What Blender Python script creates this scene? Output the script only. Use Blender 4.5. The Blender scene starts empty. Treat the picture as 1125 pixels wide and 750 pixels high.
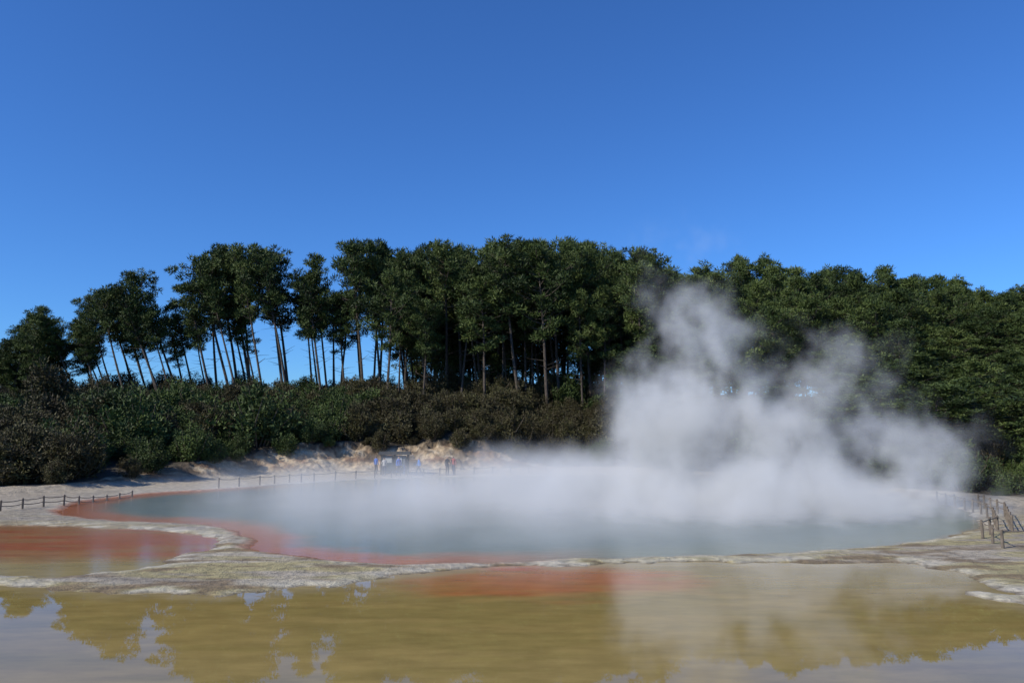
import bpy, math, random
import numpy as np
from mathutils import Vector, Matrix, Euler
random.seed(7); RNG=np.random.default_rng(11)
scene=bpy.context.scene
col=scene.collection
# ------------------------------------------------------------------ camera
H=4.5; F=875.0; PITCH=math.atan(95/875)
cam_d=bpy.data.cameras.new("camera"); cam=bpy.data.objects.new("camera",cam_d); col.objects.link(cam)
cam_d.sensor_width=36; cam_d.lens=28; cam_d.clip_end=9000; cam_d.clip_start=0.1
cam.location=(0,0,H); cam.rotation_euler=(math.pi/2+PITCH,0,0); scene.camera=cam
def gp(px,py,z=0.0):
    u=(px-562.5)/F; v=(375-py)/F
    d=(u, math.cos(PITCH)-v*math.sin(PITCH), math.sin(PITCH)+v*math.cos(PITCH))
    t=(z-H)/d[2]
    return (d[0]*t,d[1]*t)
# ------------------------------------------------------------------ light
SUN=Vector((-0.74,-0.42,0.60)).normalized()
el=math.asin(SUN.z); az=math.atan2(SUN.x,SUN.y)
w=bpy.data.worlds.new("World"); scene.world=w; w.use_nodes=True
nt=w.node_tree; bg=nt.nodes["Background"]; sky=nt.nodes.new("ShaderNodeTexSky")
sky.sky_type='NISHITA'; sky.sun_disc=False; sky.sun_elevation=el; sky.sun_rotation=az%(2*math.pi)
sky.air_density=1.0; sky.dust_density=0.1; sky.ozone_density=3.5; sky.altitude=300
tint=nt.nodes.new("ShaderNodeVectorMath"); tint.operation='MULTIPLY'; tint.inputs[1].default_value=(0.47,0.90,1.52)
nt.links.new(sky.outputs[0],tint.inputs[0]); nt.links.new(tint.outputs[0],bg.inputs[0]); bg.inputs[1].default_value=0.1
sd_=bpy.data.lights.new("sun",'SUN'); sd_.energy=5.0; sd_.angle=math.radians(0.5); sd_.color=(1,0.94,0.83)
so=bpy.data.objects.new("sun",sd_); col.objects.link(so); so.rotation_euler=SUN.to_track_quat('Z','Y').to_euler()
scene.view_settings.view_transform='Standard'; scene.view_settings.look='None'; scene.view_settings.exposure=0
# ------------------------------------------------------------------ helpers
TAB=RNG.random((256,256))
def vnoise(x,y):
    xi=np.floor(x).astype(int); yi=np.floor(y).astype(int); fx=x-xi; fy=y-yi
    fx=fx*fx*(3-2*fx); fy=fy*fy*(3-2*fy)
    a=TAB[xi&255,yi&255]; b=TAB[(xi+1)&255,yi&255]; c=TAB[xi&255,(yi+1)&255]; d=TAB[(xi+1)&255,(yi+1)&255]
    return (a*(1-fx)+b*fx)*(1-fy)+(c*(1-fx)+d*fx)*fy
def fbm(x,y,s,o=4,off=0.0):
    r=0;a=0.5;t=0
    for i in range(o):
        r=r+a*vnoise(x*s+off+17.3*i,y*s+off*1.7+9.1*i); t+=a; a*=0.5; s*=2.03
    return r/t
def ss(a,b,x):
    t=np.clip((x-a)/(b-a),0,1); return t*t*(3-2*t)
def mix3(a,b,t):
    return a*(1-t[:,None])+np.array(b)*t[:,None]
def smooth_poly(pts,n=4,closed=True):
    P=[np.array(p) for p in pts]; out=[]; m=len(P)
    for i in range(m):
        p0,p1,p2,p3=P[i-1],P[i],P[(i+1)%m],P[(i+2)%m]
        for k in range(n):
            t=k/n
            out.append(0.5*((2*p1)+(-p0+p2)*t+(2*p0-5*p1+4*p2-p3)*t*t+(-p0+3*p1-3*p2+p3)*t**3))
    return np.array(out)
def sdist(X,Y,poly):
    d=np.full(X.shape,1e18); inside=np.zeros(X.shape,bool); n=len(poly)
    for i in range(n):
        ax,ay=poly[i]; bx,by=poly[(i+1)%n]
        ex,ey=bx-ax,by-ay; L=ex*ex+ey*ey+1e-12
        t=np.clip(((X-ax)*ex+(Y-ay)*ey)/L,0,1)
        d=np.minimum(d,(X-ax-t*ex)**2+(Y-ay-t*ey)**2)
        if ay!=by:
            c=((ay>Y)!=(by>Y))&(X<(bx-ax)*(Y-ay)/(by-ay)+ax); inside^=c
    d=np.sqrt(d); return np.where(inside,-d,d)
def mesh_from(name,V,Fc,mats,smooth=False,matidx=None,attrs=None):
    me=bpy.data.meshes.new(name)
    me.from_pydata(V,[],Fc) if not isinstance(V,np.ndarray) else me.from_pydata(V.tolist(),[],Fc)
    for m in mats: me.materials.append(m)
    if matidx is not None: me.polygons.foreach_set("material_index",matidx)
    me.polygons.foreach_set("use_smooth",[smooth]*len(me.polygons))
    if attrs:
        for k,v in attrs.items():
            if np.ndim(v)==2:
                a=me.attributes.new(k,'FLOAT_COLOR','POINT'); a.data.foreach_set("color",np.c_[v,np.ones(len(v))].ravel().astype(np.float32))
            else:
                a=me.attributes.new(k,'FLOAT','POINT'); a.data.foreach_set("value",np.asarray(v,dtype=np.float32))
    me.update(); return me
def add(name,me,parent=None,loc=(0,0,0)):
    o=bpy.data.objects.new(name,me); col.objects.link(o); o.location=loc
    if parent: o.parent=parent
    return o
def newmat(name):
    m=bpy.data.materials.new(name); m.use_nodes=True; return m,m.node_tree,m.node_tree.nodes["Principled BSDF"]
def N(t,k,**kw):
    n=t.nodes.new(k)
    for a,b in kw.items(): setattr(n,a,b)
    return n
def math_(t,op,a,b=None,clamp=False):
    n=t.nodes.new("ShaderNodeMath"); n.operation=op; n.use_clamp=clamp
    for i,v in enumerate((a,b)):
        if v is None: continue
        if isinstance(v,(int,float)): n.inputs[i].default_value=v
        else: t.links.new(v,n.inputs[i])
    return n.outputs[0]
def simple(name,c,rough=0.7,var=0.25,scale=8):
    m,t,p=newmat(name)
    tc=N(t,"ShaderNodeTexCoord"); no=N(t,"ShaderNodeTexNoise"); no.inputs['Scale'].default_value=scale; no.inputs['Detail'].default_value=3
    t.links.new(tc.outputs['Object'],no.inputs['Vector'])
    r=N(t,"ShaderNodeValToRGB"); r.color_ramp.elements[0].position=0.3; r.color_ramp.elements[1].position=0.7
    r.color_ramp.elements[0].color=(*[x*(1-var) for x in c],1); r.color_ramp.elements[1].color=(*[min(1,x*(1+var)) for x in c],1)
    t.links.new(no.outputs[0],r.inputs[0]); t.links.new(r.outputs[0],p.inputs['Base Color']); p.inputs['Roughness'].default_value=rough
    return m
# ------------------------------------------------------------------ outlines (survey -> ground plan)
POOL=smooth_poly([gp(*p) for p in [(65,563),(85,553),(120,547),(180,541),(250,537),(330,531),(420,526),(500,523.5),(600,522),(700,522),(800,525),(900,531),(1000,545),(1050,558),(1076,572),(1060,585),(1000,596),(900,605),(800,609),(700,612),(600,616),(500,619),(420,619),(345,613),(295,607),(270,600),(276,592),(240,579),(180,574),(110,571)]])
FORE=smooth_poly([gp(*p) for p in [(-500,640),(-200,640),(0,642),(60,650),(120,653),(250,652),(330,645),(400,640),(440,629),(520,624),(600,621),(700,619),(850,617),(1000,619),(1020,624),(1070,635),(1125,654),(1300,700)]]+[(40,-30),(-60,-30)])
LEFT=smooth_poly([gp(*p) for p in [(-500,577),(-200,577),(0,577),(100,580),(200,584),(232,592),(238,602),(200,612),(180,621),(100,630),(0,634),(-200,632),(-500,632)]])
DBX=[-3000,-100,-39,-33,-29,-24,-16,0,12,20,25,30,40,100,3000]; DBY=[50,52,54,57,66,76.5,81,83.5,85,72,57,48,45,42,42]
def Db(x): return np.interp(x,DBX,DBY)
def fields(X,Y):
    n1=fbm(X,Y,0.5,4,3.0)-0.5; n2=fbm(X,Y,2.2,3,8.0)-0.5
    jit=n1*1.3+n2*0.45
    sp=sdist(X,Y,POOL)+jit*0.7; sf=sdist(X,Y,FORE)+jit*1.3; sl=sdist(X,Y,LEFT)+jit*1.3
    return sp,sf,sl
def terrain(X,Y,S=None):
    if S is None: S=fields(X,Y)
    sm=np.minimum(np.minimum(S[0],S[1]),S[2])
    z=np.where(sm<0,np.maximum(sm*0.3,-0.5),0.09*(1-np.exp(-np.maximum(sm,0)/0.35)))
    z=z+np.where(sm>0.4,(fbm(X,Y,0.8,4,1.0)-0.5)*0.07*ss(0.4,1.5,sm),0)
    gul=(fbm(X,Y,0.35,4,5.0)-0.5)
    db=Db(X); t=Y-db+gul*2.8+(fbm(X,Y,1.3,3,2.0)-0.5)*1.2+(fbm(X,Y,3.1,2,12.0)-0.5)*0.9
    ch=2.7*ss(-34,-20,X)*(1-ss(-3,5,X))*(0.6+0.8*fbm(X,Y,0.16,3,7.0))
    z=z+0.35*ss(-6,0,t)
    st=t*0.75
    z=z+ch*(0.44*ss(-1.8,1.0,st)+0.18*ss(0.75,1.15,st)+0.16*ss(1.1,2.0,st)+0.22*ss(1.9,2.25,st))+ (fbm(X,Y,1.7,4,4.0)-0.5)*0.4*ss(-0.8,0.4,t)*(ch>0.2)
    s=np.clip((Y-db-2)/(120-db-2),0,1)
    zr=np.interp(X,[-120,-70,-20,40,100],[7.5,8.2,9.2,9.5,9])
    z=z+np.maximum(zr-ch-0.7,0)*(0.55*s+0.45*ss(0,1,s))
    z=z-ss(124,210,Y)*(zr+6)+ (fbm(X,Y,0.06,3,6.0)-0.5)*2.0*ss(5,30,Y-db)*(1-ss(170,240,Y))
    return z,sm,t,ch
def tz(x,y):
    return float(terrain(np.array([float(x)]),np.array([float(y)]))[0][0])
def ashore(x,y,m=0.8):
    for i in range(60):
        if float(fields(np.array([x]),np.array([y]))[0][0])>m: break
        y+=0.15
    return x,y
def axis(parts):
    out=[]
    for a,b,s in parts: out+=list(np.arange(a,b-1e-6,s))
    return out
gr=[48*(1.16**k) for k in range(1,29)]
xs=np.array([-g for g in gr[::-1]]+axis([(-48,48.1,0.2)])+gr)
ys=np.array([-600,-200,-80,-40,-20,-8,0,5,9]+axis([(11,45,0.14),(45,70,0.28),(70,90,0.2),(90,130,0.8),(130,220,4)])+[220*(1.18**k) for k in range(0,19)])
XX,YY=np.meshgrid(xs,ys); X=XX.ravel(); Y=YY.ravel()
S=fields(X,Y); Z,sm,T,CH=terrain(X,Y,S)
nx,ny=len(xs),len(ys)
idx=np.arange(nx*ny).reshape(ny,nx)
quads=np.stack([idx[:-1,:-1],idx[:-1,1:],idx[1:,1:],idx[1:,:-1]],-1).reshape(-1,4)
# ground colours
nA=fbm(X,Y,0.25,4,20.); nB=fbm(X*0.35,Y*1.4,0.9,4,25.); nC=fbm(X*0.6,Y*1.5,1.2,4,31.)
C=np.tile(np.array([0.43,0.37,0.275]),(len(X),1))
C=mix3(C,[0.30,0.255,0.19],ss(0.4,0.65,nA)*0.8)
near=ss(46,30,Y)
C=mix3(C,[0.39,0.33,0.15],ss(0.38,0.54,nB)*near*0.9)
C=mix3(C,[0.22,0.155,0.08],ss(0.52,0.68,nC)*near*0.85)
C=mix3(C,[0.60,0.55,0.43],ss(0.58,0.42,nC)*ss(1.2,0.1,sm)*0.75)
C=mix3(C,[0.13,0.09,0.05],ss(0.16,0.0,sm)*0.8)
leftw=ss(4,-4,X)
C=mix3(C,[0.36,0.12,0.045],ss(0.6,0.05,S[0]+(nC-.5)*.5)*leftw*ss(66,55,Y)*0.8)
beach=ss(40,50,Y)*ss(3,8,S[0]); C=mix3(C,[0.43,0.36,0.26],beach*0.7)
cl=ss(-2.5,-0.3,T)*(CH>0.15)
cn=fbm(X+Z*1.3,Y*0.4+Z*2.2,0.9,5,40.)
cc=mix3(np.tile(np.array([0.45,0.335,0.205]),(len(X),1)),[0.25,0.15,0.085],ss(0.48,0.64,cn)); cc=mix3(cc,[0.52,0.43,0.30],ss(0.45,0.3,cn))
cc=mix3(cc,[0.11,0.075,0.042],ss(0.53,0.63,fbm(X,Y,0.7,4,55.)+0.05*ss(0,3,T))*0.85)
C=C*(1-cl[:,None])+cc*cl[:,None]
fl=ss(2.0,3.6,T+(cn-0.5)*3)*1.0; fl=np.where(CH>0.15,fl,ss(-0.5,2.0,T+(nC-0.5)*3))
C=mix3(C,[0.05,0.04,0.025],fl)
gm,t,p=newmat("silica_ground")
at=N(t,"ShaderNodeAttribute",attribute_name="Col"); tc=N(t,"ShaderNodeTexCoord")
n1=N(t,"ShaderNodeTexNoise"); n1.inputs['Scale'].default_value=2.6; n1.inputs['Detail'].default_value=8; n1.inputs['Roughness'].default_value=0.7
t.links.new(tc.outputs['Object'],n1.inputs['Vector'])
mr=N(t,"ShaderNodeMapRange"); mr.inputs[1].default_value=0.3; mr.inputs[2].default_value=0.7; mr.inputs[3].default_value=0.52; mr.inputs[4].default_value=1.35
t.links.new(n1.outputs[0],mr.inputs[0])
vm=N(t,"ShaderNodeVectorMath",operation='SCALE'); t.links.new(at.outputs['Color'],vm.inputs[0]); t.links.new(mr.outputs[0],vm.inputs['Scale'])
t.links.new(vm.outputs[0],p.inputs['Base Color']); p.inputs['Roughness'].default_value=0.85
bp=N(t,"ShaderNodeBump"); bp.inputs['Strength'].default_value=1.0; bp.inputs['Distance'].default_value=0.2
t.links.new(n1.outputs[0],bp.inputs['Height']); t.links.new(bp.outputs[0],p.inputs['Normal'])
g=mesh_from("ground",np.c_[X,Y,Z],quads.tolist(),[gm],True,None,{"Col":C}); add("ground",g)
# ------------------------------------------------------------------ water
def watermat(name,rough,bstr,bscale,sy=1.0,tintc=(1,1,1)):
    m,t,p=newmat(name)
    at=N(t,"ShaderNodeAttribute",attribute_name="Col"); tc=N(t,"ShaderNodeTexCoord")
    n2=N(t,"ShaderNodeTexNoise"); n2.inputs['Scale'].default_value=1.5; n2.inputs['Detail'].default_value=7; n2.inputs['Roughness'].default_value=0.6
    mp=N(t,"ShaderNodeMapping"); mp.inputs['Scale'].default_value=(0.5,1.3,1); t.links.new(tc.outputs['Object'],mp.inputs[0]); t.links.new(mp.outputs[0],n2.inputs['Vector'])
    mr=N(t,"ShaderNodeMapRange"); mr.inputs[1].default_value=0.3; mr.inputs[2].default_value=0.7; mr.inputs[3].default_value=0.82; mr.inputs[4].default_value=1.15
    t.links.new(n2.outputs[0],mr.inputs[0])
    vm=N(t,"ShaderNodeVectorMath",operation='SCALE'); t.links.new(at.outputs['Color'],vm.inputs[0]); t.links.new(mr.outputs[0],vm.inputs['Scale'])
    t.links.new(vm.outputs[0],p.inputs['Base Color']); p.inputs['Roughness'].default_value=rough; p.inputs['IOR'].default_value=1.33
    p.inputs['Specular Tint'].default_value=(*tintc,1)
    n3=N(t,"ShaderNodeTexNoise"); n3.inputs['Scale'].default_value=bscale; n3.inputs['Detail'].default_value=3
    mp2=N(t,"ShaderNodeMapping"); mp2.inputs['Scale'].default_value=(1,sy,1); t.links.new(tc.outputs['Object'],mp2.inputs[0]); t.links.new(mp2.outputs[0],n3.inputs['Vector'])
    bp=N(t,"ShaderNodeBump"); bp.inputs['Strength'].default_value=bstr; bp.inputs['Distance'].default_value=0.01
    t.links.new(n3.outputs[0],bp.inputs['Height']); t.links.new(bp.outputs[0],p.inputs['Normal'])
    return m
def watermesh(name,sdv,colr,mat,step=0.0):
    keep=(sdv[quads]<0.35).any(1)
    q=quads[keep]; u,inv=np.unique(q,return_inverse=True); inv=inv.reshape(-1,4)
    me=mesh_from(name,np.c_[X[u],Y[u],np.full(len(u),0.0)],inv.tolist(),[mat],True,None,{"Col":colr[u]}); add(name,me)
WP=np.tile(np.array([0.075,0.125,0.115]),(len(X),1))
WP=mix3(WP,[0.15,0.18,0.12],ss(-4,-0.5,S[0])*0.7)
WP=mix3(WP,[0.37,0.115,0.04],ss(-3.0,-0.7,S[0]+(nC-0.5)*1.8)*ss(5,-4,X)*ss(68,56,Y)*0.95)
WP=mix3(WP,[0.26,0.18,0.09],ss(-0.35,0.0,S[0])*0.6*ss(-6,4,X))
watermesh("champagne_pool_water",S[0],WP,watermat("pool_water",0.15,0.5,2.0,1.6))
WL=np.tile(np.array([0.36,0.115,0.05]),(len(X),1))
ly=gp(0,612)[1]
WL=mix3(WL,[0.34,0.19,0.08],ss(0.42,0.62,nB)*0.7)
WL=mix3(WL,[0.34,0.27,0.12],ss(ly+1.5,ly-1.5,Y+(nA-0.5)*3))
WL=mix3(WL,[0.36,0.27,0.16],ss(36,39,Y+(nA-.5)*2)*0.7)
watermesh("orange_pool_water",S[2],WL,watermat("orange_water",0.12,0.25,3.0,1.0,(1,.92,.82)))
WF=np.tile(np.array([0.29,0.210,0.068]),(len(X),1))
WF=mix3(WF,[0.29,0.215,0.08],ss(20,15,Y+(nA-0.5)*5)*0.7)
WF=mix3(WF,[0.235,0.18,0.056],ss(0.45,0.6,nB)*0.5)
ox,oy=gp(600,637); e=((X-ox)/3.8)**2+((Y-oy)/2.4)**2+(nC-0.5)*1.6+(nA-0.5)*1.2
WF=mix3(WF,[0.40,0.135,0.045],ss(1.9,-0.2,e)*0.9)
ox,oy=gp(565,623); e=((X-ox)/1.6)**2+((Y-oy)/0.9)**2+(nC-0.5)*1.5
WF=mix3(WF,[0.40,0.08,0.024],ss(1.2,0.1,e)*0.9)
WF=mix3(WF,[0.38,0.31,0.18],ss(-1.2,-0.0,S[1])*0.5)
watermesh("terrace_water",S[1],WF,watermat("shallow_water",0.01,0.02,3.0,1.0,(1,.90,.72)))
# ------------------------------------------------------------------ vegetation
def foliage_mat(name,c0,c1,c2):
    m,t,p=newmat(name)
    at=N(t,"ShaderNodeAttribute",attribute_name="tint"); oi=N(t,"ShaderNodeObjectInfo")
    v=math_(t,'ADD',math_(t,'MULTIPLY',at.outputs['Fac'],0.65),math_(t,'MULTIPLY',oi.outputs['Random'],0.35))
    r=N(t,"ShaderNodeValToRGB"); r.color_ramp.elements[0].color=(*c0,1); r.color_ramp.elements[0].position=0.1; r.color_ramp.elements[1].color=(*c2,1); r.color_ramp.elements[1].position=0.95
    e=r.color_ramp.elements.new(0.5); e.color=(*c1,1)
    t.links.new(v,r.inputs[0]); t.links.new(r.outputs[0],p.inputs['Base Color']); p.inputs['Roughness'].default_value=0.6; p.inputs['Specular IOR Level'].default_value=0.2
    return m
NEED=foliage_mat("pine_needles",(0.020,0.034,0.009),(0.046,0.070,0.018),(0.105,0.135,0.036))
MAN=foliage_mat("manuka_leaves",(0.034,0.028,0.012),(0.058,0.050,0.022),(0.082,0.082,0.028))
GRN=foliage_mat("green_shrub_leaves",(0.028,0.042,0.012),(0.048,0.072,0.02),(0.08,0.115,0.028))
BARK=simple("pine_bark",(0.07,0.055,0.043),0.9,0.45,5)
STEM=simple("shrub_stem",(0.09,0.07,0.05),0.9,0.4,5)
class MB:
    def __init__(s): s.V=[];s.F=[];s.M=[];s.T=[];s.n=0
    def tube(s,path,rad,k=6,mi=0,tint=0.5):
        path=[Vector(p) for p in path]; rings=[]
        for i,pt in enumerate(path):
            d=(path[min(i+1,len(path)-1)]-path[max(i-1,0)]).normalized()
            a=d.orthogonal().normalized(); b=d.cross(a)
            rings.append(s.n)
            for j in range(k):
                an=2*math.pi*j/k; s.V.append(tuple(pt+(a*math.cos(an)+b*math.sin(an))*rad[i])); s.T.append(tint)
            s.n+=k
        for i in range(len(path)-1):
            A,B=rings[i],rings[i+1]
            for j in range(k):
                s.F.append((A+j,A+(j+1)%k,B+(j+1)%k,B+j)); s.M.append(mi)
        s.F.append(tuple(rings[-1]+j for j in range(k))); s.M.append(mi)
        s.F.append(tuple(rings[0]+j for j in reversed(range(k)))); s.M.append(mi)
    def leaves(s,P,D,L,W,tint,mi=1):
        n=len(P)
        D=D/np.linalg.norm(D,axis=1,keepdims=True)
        R=RNG.normal(size=(n,3)); A=np.cross(D,R); A/=np.linalg.norm(A,axis=1,keepdims=True)+1e-9
        a=P-A*W[:,None]; b=P+A*W[:,None]; c=P+D*L[:,None]
        V=np.stack([a,b,c],1).reshape(-1,3)
        s.V+= V.tolist(); s.T+=np.repeat(tint,3).tolist()
        s.F+=[(s.n+3*i,s.n+3*i+1,s.n+3*i+2) for i in range(n)]; s.M+=[mi]*n; s.n+=3*n
    def clump(s,c,rx,rz,n,tint,size,mi=1,up=0.5,wd=(0.22,0.4)):
        q=RNG.normal(size=(n,3)); q/=np.linalg.norm(q,axis=1,keepdims=True); r=RNG.random(n)**0.4
        P=q*r[:,None]*np.array([rx,rx,rz])+np.array(c)
        D=q+RNG.normal(size=(n,3))*0.6+np.array([0,0,up])
        s.leaves(P,D,size*RNG.uniform(0.7,1.5,n),size*RNG.uniform(wd[0],wd[1],n),np.clip(tint+RNG.normal(size=n)*0.13,0,1),mi)
    def box(s,c,sx,sy,sz,mi=0,top=1.0):
        x,y,z=c
        for dz,k in ((-sz/2,1.0),(sz/2,top)):
            for dx,dy in ((-1,-1),(1,-1),(1,1),(-1,1)):
                s.V.append((x+dx*sx/2*k,y+dy*sy/2*k,z+dz)); s.T.append(0.5)
        n=s.n; s.F+=[(n+3,n+2,n+1,n),(n+4,n+5,n+6,n+7),(n,n+1,n+5,n+4),(n+1,n+2,n+6,n+5),(n+2,n+3,n+7,n+6),(n+3,n,n+4,n+7)]; s.M+=[mi]*6; s.n+=8
    def mesh(s,name,mats): return mesh_from(name,s.V,s.F,mats,False,s.M,{"tint":np.array(s.T)})
def pine(seed,Ht=24.0,cs=0.5,R=3.6,nl=34,dens=80):
    rnd=random.Random(seed); b=MB()
    bend=Vector((rnd.uniform(-1.4,1.4),rnd.uniform(-1.4,1.4),0)); ph=rnd.uniform(0,6)
    def tp(u): return Vector((0,0,Ht*u))+bend*(u*u)+Vector((math.sin(u*5+ph),math.cos(u*4+ph),0))*0.3*u
    us=[i/12 for i in range(13)]
    b.tube([tp(u*0.97) for u in us],[0.20*(1-u)**0.7+0.035 for u in us],7)
    for i in range(12):
        u=rnd.uniform(0.25,cs+.05); a=rnd.uniform(0,6.28); L=rnd.uniform(0.6,2.6); p0=tp(u)
        b.tube([p0,p0+Vector((math.cos(a)*L,math.sin(a)*L,L*rnd.uniform(-.1,.5)))],[0.045,0.012],4)
    ga=rnd.uniform(0,6)
    for i in range(nl):
        v=(i+rnd.uniform(0,.9))/nl; u=cs+(1-cs)*v*0.97; ga+=2.4+rnd.uniform(-.6,.6)
        prof=(0.6+0.88*v) if v<0.45 else (0.9*(1-((v-0.45)/0.55)**1.7)+0.16)
        L=R*prof*rnd.uniform(0.4,1.35); p0=tp(u); rise=rnd.uniform(0.1,0.75)+0.5*v
        dirv=Vector((math.cos(ga),math.sin(ga),rise)).normalized()
        pts=[p0+dirv*L*k+Vector((0,0,-0.12*L*math.sin(k*3.1)))+Vector((rnd.uniform(-.15,.15),rnd.uniform(-.15,.15),0))*k for k in (0,.35,.7,1)]
        b.tube(pts,[0.075,0.055,0.035,0.015],4)
        tint=rnd.uniform(0.1,0.95)
        nc=max(2,int(round(L/1.15)))
        for k in range(nc):
            f=0.38+0.62*(k+rnd.random()*.6)/nc if nc>1 else 0.9
            c=p0+dirv*L*f+Vector((rnd.gauss(0,.5),rnd.gauss(0,.5),rnd.gauss(0.15,.35)))
            rr=rnd.uniform(0.5,1.05)
            b.tube([p0+dirv*L*max(0,f-.25),c],[0.03,0.012],3)
            b.clump(c,rr,rr*rnd.uniform(.45,.75),int(dens*rr),tint+rnd.uniform(-.12,.12),0.48,1,.7,(.12,.22))
    for k in range(5):
        c=tp(1.0)+Vector((rnd.gauss(0,.45),rnd.gauss(0,.45),rnd.uniform(-1.6,.1))); b.clump(c,0.55,0.65,45,rnd.uniform(.4,.9),0.45,1,.9,(.12,.22))
    return b.mesh("pine_tree_mesh",[BARK,NEED])
def shrub(seed,mat,Hs=3.2,R=1.9,n=24):
    rnd=random.Random(seed); b=MB()
    for i in range(n):
        a=rnd.uniform(0,6.28); q=rnd.random()**0.6; rr=R*q
        top=Hs*(1-0.55*q*q)*rnd.uniform(0.65,1.1)
        tip=Vector((math.cos(a)*rr,math.sin(a)*rr,top)); base=Vector((math.cos(a)*rr*0.2,math.sin(a)*rr*0.2,-0.2))
        mid=(base+tip)/2+Vector((rnd.gauss(0,.2),rnd.gauss(0,.2),0))
        b.tube([base,mid,tip],[0.05,0.03,0.01],4)
        tint=rnd.uniform(.1,.9)
        for k in range(4):
            f=0.3+0.7*(k+rnd.random()*.5)/4
            c=base.lerp(tip,f)+Vector((rnd.gauss(0,.22),rnd.gauss(0,.22),0))
            b.clump(c,rnd.uniform(.32,.6),rnd.uniform(.28,.5),60,tint+rnd.uniform(-.15,.15),0.18,1,.5,(.2,.34))
    return b.mesh("shrub_mesh",[STEM,mat])
PT=[pine(i,24,cs,R,nl) for i,(cs,R,nl) in enumerate([(0.46,4.4,38),(0.52,4.0,34),(0.42,4.8,40),(0.56,4.4,32),(0.5,3.8,34),(0.44,5.2,42)])]
PL=[PT[1],PT[3],PT[4],PT[0]]+[pine(30+i,24,cs,R,nl) for i,(cs,R,nl) in enumerate([(0.56,4.2,34),(0.6,4.4,30),(0.48,3.6,30)])]
PF=[pine(40+i,24,cs,R,nl) for i,(cs,R,nl) in enumerate([(0.2,4.6,56),(0.12,4.8,62),(0.28,4.4,50)])]
SM=[shrub(60+i,MAN,3.0+.4*(i%3),1.9+.2*(i%2)) for i in range(5)]
SG=[shrub(80+i,GRN,3.2,2.0) for i in range(3)]
SKX=[-300,0,30,80,110,150,200,265,283,300,345,420,470,490,540,590,640,700,760,830,900,960,1000,1050,1100,1200,1500]
SKY=[400,372,335,322,308,290,282,264,258,274,265,265,270,262,268,257,264,274,286,278,290,291,304,304,308,306,300]
def pxof(x,y): return 562.5+F*x/y
forest=add("pine_forest",None)
def place(x,y,ytop,kind,named,lean=0):
    zg=tz(x,y)-0.15
    zt=H+(470-ytop)*y/F
    h=max(7,min(31,zt-zg)); s=h/24.6
    me=random.choice(kind)
    o=add("pine_tree",me,None if named else forest,(x,y,zg))
    sx=max(0.75,min(1.15,s**0.6))*random.uniform(.8,1.15)
    o.scale=(sx,sx,s)
    R=Matrix.Rotation(lean,4,'Y')@Matrix.Rotation(random.uniform(-.05,.05),4,'X')@Matrix.Rotation(random.uniform(0,6.28),4,'Z')
    o.rotation_euler=R.to_euler()
for row,D in enumerate((114,118,122)):
    x=-92+row*1.3
    while x< -12:
        y=D+random.uniform(-1.6,1.6); px=pxof(x,y)
        if px>432: break
        lean=-0.36*float(ss(460,60,np.array(px)))+random.uniform(-.10,.06)
        pxt=px+math.sin(lean)*150
        yt=np.interp(pxt,SKX,SKY)+random.choice((-3,3,12,24,40,58)) if px>50 else np.interp(px,SKX,SKY)+random.uniform(0,25)
        place(x,y,yt,PL if px>70 else PF,row==0,lean if px>50 else 0)
        x+=random.choice((1.4,2.0,3.0,4.0,5.0))
y=108.0
while y<140:
    x=-17+random.uniform(0,2)
    while x<32:
        yy=y+random.uniform(-1.5,1.5); px=pxof(x,yy)
        if px>425 and px<720:
            k=PT if y<117 else (PF if random.random()<.75 else PT)
            place(x,yy,np.interp(px,SKX,SKY)+random.uniform(-4,60 if y<116 else 28),k,y<109,random.uniform(-.12,.07))
        x+=random.uniform(2.8,5.0)
    y+=4.4
t0=4.5
while t0<75:
    x=12+random.uniform(0,2)
    while x<105:
        yy=float(Db(x))+t0+random.uniform(-1.6,1.6); px=pxof(x,yy)
        if px>690 and px<1260 and yy<126:
            s=min(1,t0/56)
            yt=np.interp(px,SKX,SKY)+(1-s)**1.2*135+random.uniform(0,55)*(1-.4*s)
            place(x,yy,yt,(PF if (px>900 and t0<30) or px<760 or random.random()<.4 else PT+PF[2:]),t0<6,random.uniform(-.08,.05))
        x+=random.uniform(4.0,6.6)
    t0+=5.2
for D in (127,131):
    x=17.0
    while x<105:
        px=pxof(x,D); place(x,D+random.uniform(-1,1),np.interp(px,SKX,SKY)+random.uniform(-5,24),PF,False,random.uniform(-.05,.05)); x+=random.uniform(3.8,5.6)
x=12.0
while x<75:   # young pines on the ridge crest
    px=pxof(x,120); place(x,120+random.uniform(-2,2),random.uniform(365,400),PF,False); x+=random.uniform(2.2,3.4)
scrub=add("manuka_scrub",None)
t0=1.2; cnt=0
while t0<66:
    x=-95+random.uniform(0,2)
    while x<60:
        xx=x+random.uniform(-.8,.8); db=float(Db(xx)); yy=db+t0+random.uniform(-.9,.9)
        if -30<xx<3: yy+=1.4
        px=pxof(xx,yy)
        if -60<px<1200 and yy<126 and not (xx>14 and t0>14) :
            g_=vnoise(np.array([xx*0.09+5]),np.array([yy*0.09]))[0]
            kind=SG if (g_>0.55 and random.random()<.8) or (xx>14 and random.random()<.6) else SM
            o=add("scrub_bush",random.choice(kind),scrub,(xx,yy,tz(xx,yy)-0.1))
            s=random.choice((.5,.7,.85,1.0,1.2))*(0.6 if t0<2.5 else 1.0)
            if random.random()<0.10 and 4<t0<38: s*=1.6
            o.scale=(s*random.uniform(.9,1.25),s*random.uniform(.9,1.25),s*random.uniform(.75,1.2)); o.rotation_euler=(0,0,random.uniform(0,6.28)); cnt+=1
        x+=random.uniform(1.8,3.0)
    t0+=2.3
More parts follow.
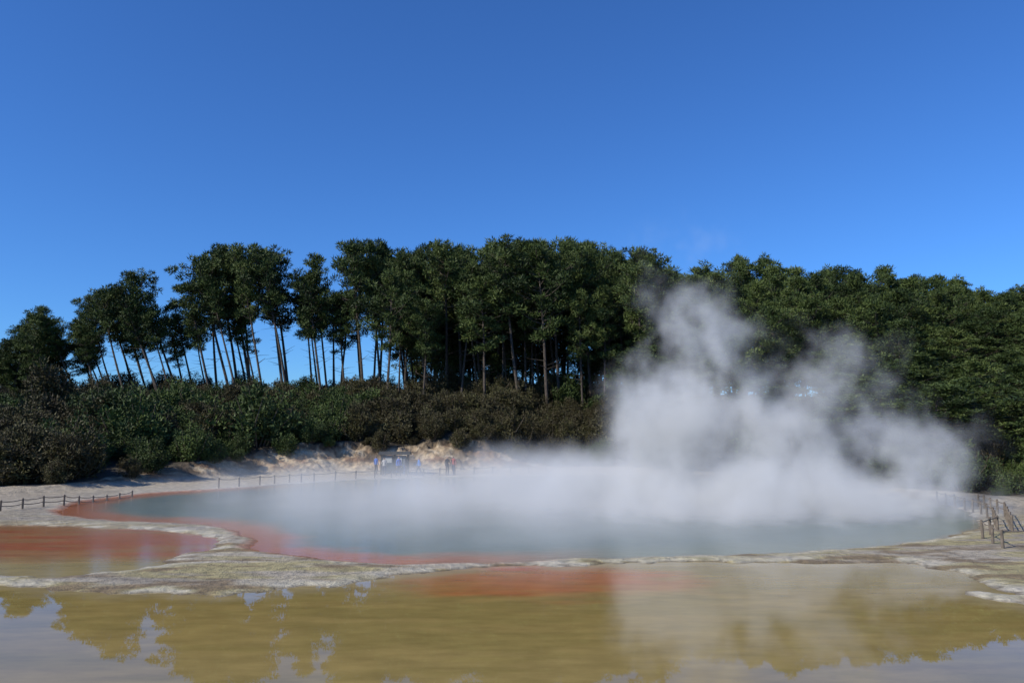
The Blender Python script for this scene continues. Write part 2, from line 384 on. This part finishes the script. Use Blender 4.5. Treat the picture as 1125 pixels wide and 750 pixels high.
# ------------------------------------------------------------------ fences
WOOD=simple("weathered_wood",(0.13,0.105,0.08),0.85,0.35,6)
ROPE=simple("rope",(0.16,0.13,0.10),0.9,0.3,10)
def fence(pxpts,h,sp,rails,z0=0.1):
    P=[Vector(gp(*p,z0)) for p in pxpts]; b=MB(); posts=[]
    for a,c in zip(P[:-1],P[1:]):
        L=(c-a).length; n=max(1,round(L/sp))
        for i in range(n): posts.append(a.lerp(c,i/n))
    posts.append(P[-1]); tops=[]
    for p in posts:
        if p.y>55: p=Vector(ashore(p.x,p.y,.45))
        z=tz(p.x,p.y); hh=h*random.uniform(.94,1.06); lx=random.uniform(-.03,.03)
        b.tube([(p.x,p.y,z-.2),(p.x+lx*.6,p.y,z+hh*.6),(p.x+lx,p.y,z+hh-.03),(p.x+lx,p.y,z+hh)],[.06,.056,.054,.035],8)
        tops.append((p.x+lx,p.y,z,hh))
    for a,c in zip(tops[:-1],tops[1:]):
        for r,sag in rails:
            A=Vector((a[0],a[1],a[2]+a[3]*r)); B=Vector((c[0],c[1],c[2]+c[3]*r)); M=A.lerp(B,.5)-Vector((0,0,sag))
            b.tube([A,A.lerp(M,.5)-Vector((0,0,sag*.25)),M,B.lerp(M,.5)-Vector((0,0,sag*.25)),B],[.024]*5,5,1)
    add("rope_fence",b.mesh("rope_fence",[WOOD,ROPE]))
fence([(-120,566),(0,561),(70,554),(145,544)],0.62,1.3,[(.85,.05),(.45,.05)])
fence([(225,537),(270,534),(340,528),(410,524),(500,520),(600,518)],0.75,1.9,[(.85,.06)],.2)
fence([(1030,551),(1060,558),(1078,564),(1092,572),(1096,583),(1080,591),(1102,602),(1150,600)],0.72,1.5,[(.88,.03)])
fence([(1075,556),(1104,567),(1112,584)],0.75,1.4,[(.88,.03),(.5,.03)])
# ------------------------------------------------------------------ information shelter
DARK=simple("dark_stained_timber",(0.045,0.04,0.035),0.7,.3,4); PANEL=simple("sign_panel",(0.05,0.07,0.085),0.7,.5,6); ROOF=simple("shelter_roof",(0.05,0.05,0.045),0.7,.2,3); WHT=simple("sign_paper",(0.42,0.42,0.38),0.6,.1,3)
kx,ky=gp(433,520,0.2); kx,ky=ashore(kx,ky,2.4); kz=tz(kx,ky)
shl=add("information_shelter",None,None,(kx,ky,kz-.05))
b=MB()
for sx in (-1.25,0,1.25):
    for sy in (0,.9): b.box((sx,sy,.95),.12,.12,2.2)
add("posts",b.mesh("posts",[DARK]),shl)
b=MB(); b.V+=[(-1.5,-.35,1.96),(1.5,-.35,1.96),(1.5,.45,2.2),(-1.5,.45,2.2),(-1.5,1.25,1.96),(1.5,1.25,1.96)]
b.V+=[(x,y,z-.07) for x,y,z in b.V]; b.T=[.5]*12; b.n=12
b.F=[(0,1,2,3),(3,2,5,4),(7,6,9,8),(8,9,10,11),(0,6,7,1),(4,5,11,10),(0,3,9,6),(3,4,10,9),(1,7,8,2),(2,8,11,5)]; b.M=[0]*10
add("roof",b.mesh("roof",[ROOF]),shl)
b=MB(); b.box((-.63,-.08,1.3),1.05,.05,1.05,0); b.box((.63,-.08,1.3),1.05,.05,1.05,0); b.box((-.63,-.11,1.4),.8,.02,.5,1); b.box((.5,-.11,1.4),.45,.02,.55,1); b.box((0,.9,.9),2.3,.05,1.6,0)
add("panels",b.mesh("panels",[PANEL,WHT]),shl)
# ------------------------------------------------------------------ people
SKIN=simple("skin",(0.42,0.26,0.18),.5,.1,3)
def person(px,py,shirt,pants,hair,face,stride=0.0,ht=1.72,arm=0.0):
    x,y=gp(px,py,0.2); x,y=ashore(x,y,1.25)
    me=bpy.data.meshes.new("p"); s=stride
    V=[(0,0,.93),(0,.01,1.12),(0,0,1.30),(0,.01,1.43),(0,.005,1.50),(0,-.012,1.58),(0,-.008,1.66)]
    R=[(.145,.10),(.125,.09),(.15,.10),(.085,.07),(.05,.05),(.072,.085),(.068,.082)]
    E=[(i,i+1) for i in range(6)]
    def ch(root,items):
        pr=root
        for v,r in items: V.append(v);R.append(r if isinstance(r,tuple) else (r,r));E.append((pr,len(V)-1));pr=len(V)-1
        return pr
    for sg in (-1,1):
        st=s*sg
        ch(0,[((sg*.095,0,.86),.09),((sg*.10,-.03-st*.28,.49),.06),((sg*.10,.03-st*.33+(.14 if st<0 else 0),.09),.04),((sg*.115,-.12-st*.36+(.12 if st<0 else 0),.045),.036)])
        up=arm if sg>0 else 0
        w_=(sg*(.25-.1*up),-.08+st*.2-.24*up,.86+.42*up)
        k=ch(2,[((sg*.165,0,1.385),.055),((sg*.225,.02+st*.1-.05*up,1.10),.042),(w_,.028),((w_[0],w_[1]-.02-.05*up,w_[2]-.07+.1*up),.03)])
        for f in range(4):
            o=(f-1.5)*.021; z0=w_[2]-.07+.1*up
            ch(k,[((w_[0],w_[1]-.02+o-.05*up,z0-.045),.0095),((w_[0]-sg*.012,w_[1]-.025+o-.05*up,z0-.08+abs(o)*.3),.008)])
        ch(k,[((w_[0]-sg*.01,w_[1]-.065,w_[2]-.09+.1*up),.01),((w_[0]-sg*.015,w_[1]-.078,w_[2]-.115+.1*up),.008)])
    me.from_pydata(V,E,[]); o=bpy.data.objects.new("tmp",me); col.objects.link(o)
    m=o.modifiers.new("s",'SKIN'); m.use_smooth_shade=True
    for i,r in enumerate(R): me.skin_vertices[0].data[i].radius=r
    me.skin_vertices[0].data[0].use_root=True
    sb=o.modifiers.new("b",'SUBSURF'); sb.levels=2; sb.render_levels=2
    dg=bpy.context.evaluated_depsgraph_get(); em=bpy.data.meshes.new_from_object(o.evaluated_get(dg)); bpy.data.objects.remove(o)
    vs=[tuple(v.co) for v in em.vertices]; fs=[tuple(p.vertices) for p in em.polygons]; mi=[]
    for p in em.polygons:
        c=p.center
        if c.z>1.475:
            mi.append(3 if (c.z>1.67 or (c.y>.02 and c.z>1.54)) else 0)
        elif abs(c.x)>.18 and c.z<.86: mi.append(0)
        elif c.z>.91: mi.append(1)
        elif c.z>.085: mi.append(2)
        else: mi.append(4)
    b=MB(); b.V=vs; b.F=fs; b.M=mi; b.T=[.5]*len(vs); b.n=len(vs)
    b.tube([(0,-.088,1.63),(0,-.118,1.60),(0,-.09,1.588)],[.008,.013,.009],6,0)
    for sg in (-1,1):
        b.tube([(sg*.03,-.082,1.63),(sg*.03,-.092,1.63)],[.011,.008],6,4)
        b.tube([(sg*.068,.0,1.595),(sg*.082,.01,1.62),(sg*.072,.005,1.645)],[.01,.015,.01],6,0)
    b.tube([(-.025,-.088,1.56),(0,-.096,1.558),(.025,-.088,1.56)],[.005,.008,.005],5,5)
    mats=[SKIN,simple("shirt",shirt,.8,.1),simple("trousers",pants,.8,.1),simple("hair",hair,.6,.2),simple("shoes",(.03,.03,.03),.5,.1),simple("lips",(.3,.12,.1),.5,.1)]
    q=b.mesh("person",mats); q.polygons.foreach_set("use_smooth",[True]*len(q.polygons))
    zt=max(v[2] for v in vs); z0=min(v[2] for v in vs)
    ob=add("person",q,None,(x,y,tz(x,y)-z0*ht/(zt-z0))); ob.rotation_euler=(0,0,face); ob.scale=(ht/(zt-z0),)*3
person(413,520,(.05,.12,.38),(.03,.03,.05),(.03,.02,.015),2.6)
person(422,521,(.50,.47,.42),(.05,.06,.10),(.06,.04,.02),3.3,0,1.65,.8)
person(438,521.5,(.06,.16,.55),(.04,.04,.05),(.02,.015,.01),0.5,.4,1.78)
person(444,520,(.10,.10,.11),(.05,.08,.18),(.05,.03,.02),1.9)
person(460,521,(.08,.20,.50),(.03,.03,.04),(.03,.02,.01),-1.2,.7,1.65)
person(490.5,521,(.03,.03,.04),(.03,.03,.04),(.02,.015,.01),0.6,0,1.74,.7)
person(496.5,521.5,(.32,.06,.05),(.03,.04,.07),(.03,.02,.01),-0.4,.3,1.78)
# ------------------------------------------------------------------ steam (voxel volumes)
def steam(name,lo,hi,ells,nscale,thr,dens,emis,step,res,zs=1.0,dist=0.6,k=2.6,pw=1.0):
    m=bpy.data.materials.new(name); m.use_nodes=True; t=m.node_tree
    for n in list(t.nodes):
        if n.type!='OUTPUT_MATERIAL': t.nodes.remove(n)
    out=[n for n in t.nodes][0]
    at=N(t,"ShaderNodeAttribute",attribute_name="density")
    pv=N(t,"ShaderNodeVolumePrincipled"); pv.inputs['Color'].default_value=(.97,.98,1,1); pv.inputs['Density'].default_value=1.0
    pv.inputs['Anisotropy'].default_value=0.0
    pv.inputs['Emission Color'].default_value=(.88,.93,1,1); t.links.new(math_(t,'MULTIPLY',at.outputs['Fac'],emis),pv.inputs['Emission Strength'])  # steam glows with its density, standing in for multiply scattered light
    t.links.new(pv.outputs[0],out.inputs['Volume']); m.cycles.volume_step_rate=step
    t=bpy.data.node_groups.new(name,'GeometryNodeTree'); t.interface.new_socket("Geometry",in_out='OUTPUT',socket_type='NodeSocketGeometry')
    go=t.nodes.new("NodeGroupOutput"); pos=N(t,"GeometryNodeInputPosition").outputs[0]
    no0=N(t,"ShaderNodeTexNoise"); no0.inputs['Scale'].default_value=nscale*0.5; no0.inputs['Detail'].default_value=4
    t.links.new(pos,no0.inputs['Vector'])
    w1=N(t,"ShaderNodeVectorMath",operation='SUBTRACT'); t.links.new(no0.outputs['Color'],w1.inputs[0]); w1.inputs[1].default_value=(.5,.5,.5)
    w2=N(t,"ShaderNodeVectorMath",operation='MULTIPLY_ADD'); t.links.new(w1.outputs[0],w2.inputs[0]); w2.inputs[1].default_value=(dist*6,dist*6,dist*4); t.links.new(pos,w2.inputs[2])
    P=w2.outputs[0]; tot=None
    for (c,r,wt) in ells:
        a=N(t,"ShaderNodeVectorMath",operation='SUBTRACT'); t.links.new(P,a.inputs[0]); a.inputs[1].default_value=c
        b_=N(t,"ShaderNodeVectorMath",operation='DIVIDE'); t.links.new(a.outputs[0],b_.inputs[0]); b_.inputs[1].default_value=r
        d=N(t,"ShaderNodeVectorMath",operation='DOT_PRODUCT'); t.links.new(b_.outputs[0],d.inputs[0]); t.links.new(b_.outputs[0],d.inputs[1])
        e=math_(t,'MULTIPLY',math_(t,'SUBTRACT',1.0,d.outputs['Value'],True),wt)
        tot=e if tot is None else math_(t,'MAXIMUM',tot,e)
    mp=N(t,"ShaderNodeVectorMath",operation='MULTIPLY'); mp.inputs[1].default_value=(1,1,zs); t.links.new(P,mp.inputs[0])
    n2=N(t,"ShaderNodeTexNoise"); n2.inputs['Scale'].default_value=nscale; n2.inputs['Detail'].default_value=6; n2.inputs['Roughness'].default_value=.66
    t.links.new(mp.outputs[0],n2.inputs['Vector'])
    v=math_(t,'ADD',tot,math_(t,'MULTIPLY',math_(t,'SUBTRACT',n2.outputs[0],thr),k))
    v=math_(t,'MULTIPLY',math_(t,'MULTIPLY',v,1.0,True),math_(t,'POWER',tot,pw))
    D=math_(t,'MULTIPLY',v,dens)
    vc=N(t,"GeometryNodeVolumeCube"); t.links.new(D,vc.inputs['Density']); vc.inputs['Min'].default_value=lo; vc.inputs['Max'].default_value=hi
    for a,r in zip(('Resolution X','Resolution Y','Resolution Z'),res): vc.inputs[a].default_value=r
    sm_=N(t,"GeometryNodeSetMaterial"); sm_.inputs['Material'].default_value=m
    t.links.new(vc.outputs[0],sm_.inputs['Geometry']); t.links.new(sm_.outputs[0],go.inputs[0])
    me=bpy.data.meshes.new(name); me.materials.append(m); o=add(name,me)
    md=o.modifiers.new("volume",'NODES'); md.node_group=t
    return o
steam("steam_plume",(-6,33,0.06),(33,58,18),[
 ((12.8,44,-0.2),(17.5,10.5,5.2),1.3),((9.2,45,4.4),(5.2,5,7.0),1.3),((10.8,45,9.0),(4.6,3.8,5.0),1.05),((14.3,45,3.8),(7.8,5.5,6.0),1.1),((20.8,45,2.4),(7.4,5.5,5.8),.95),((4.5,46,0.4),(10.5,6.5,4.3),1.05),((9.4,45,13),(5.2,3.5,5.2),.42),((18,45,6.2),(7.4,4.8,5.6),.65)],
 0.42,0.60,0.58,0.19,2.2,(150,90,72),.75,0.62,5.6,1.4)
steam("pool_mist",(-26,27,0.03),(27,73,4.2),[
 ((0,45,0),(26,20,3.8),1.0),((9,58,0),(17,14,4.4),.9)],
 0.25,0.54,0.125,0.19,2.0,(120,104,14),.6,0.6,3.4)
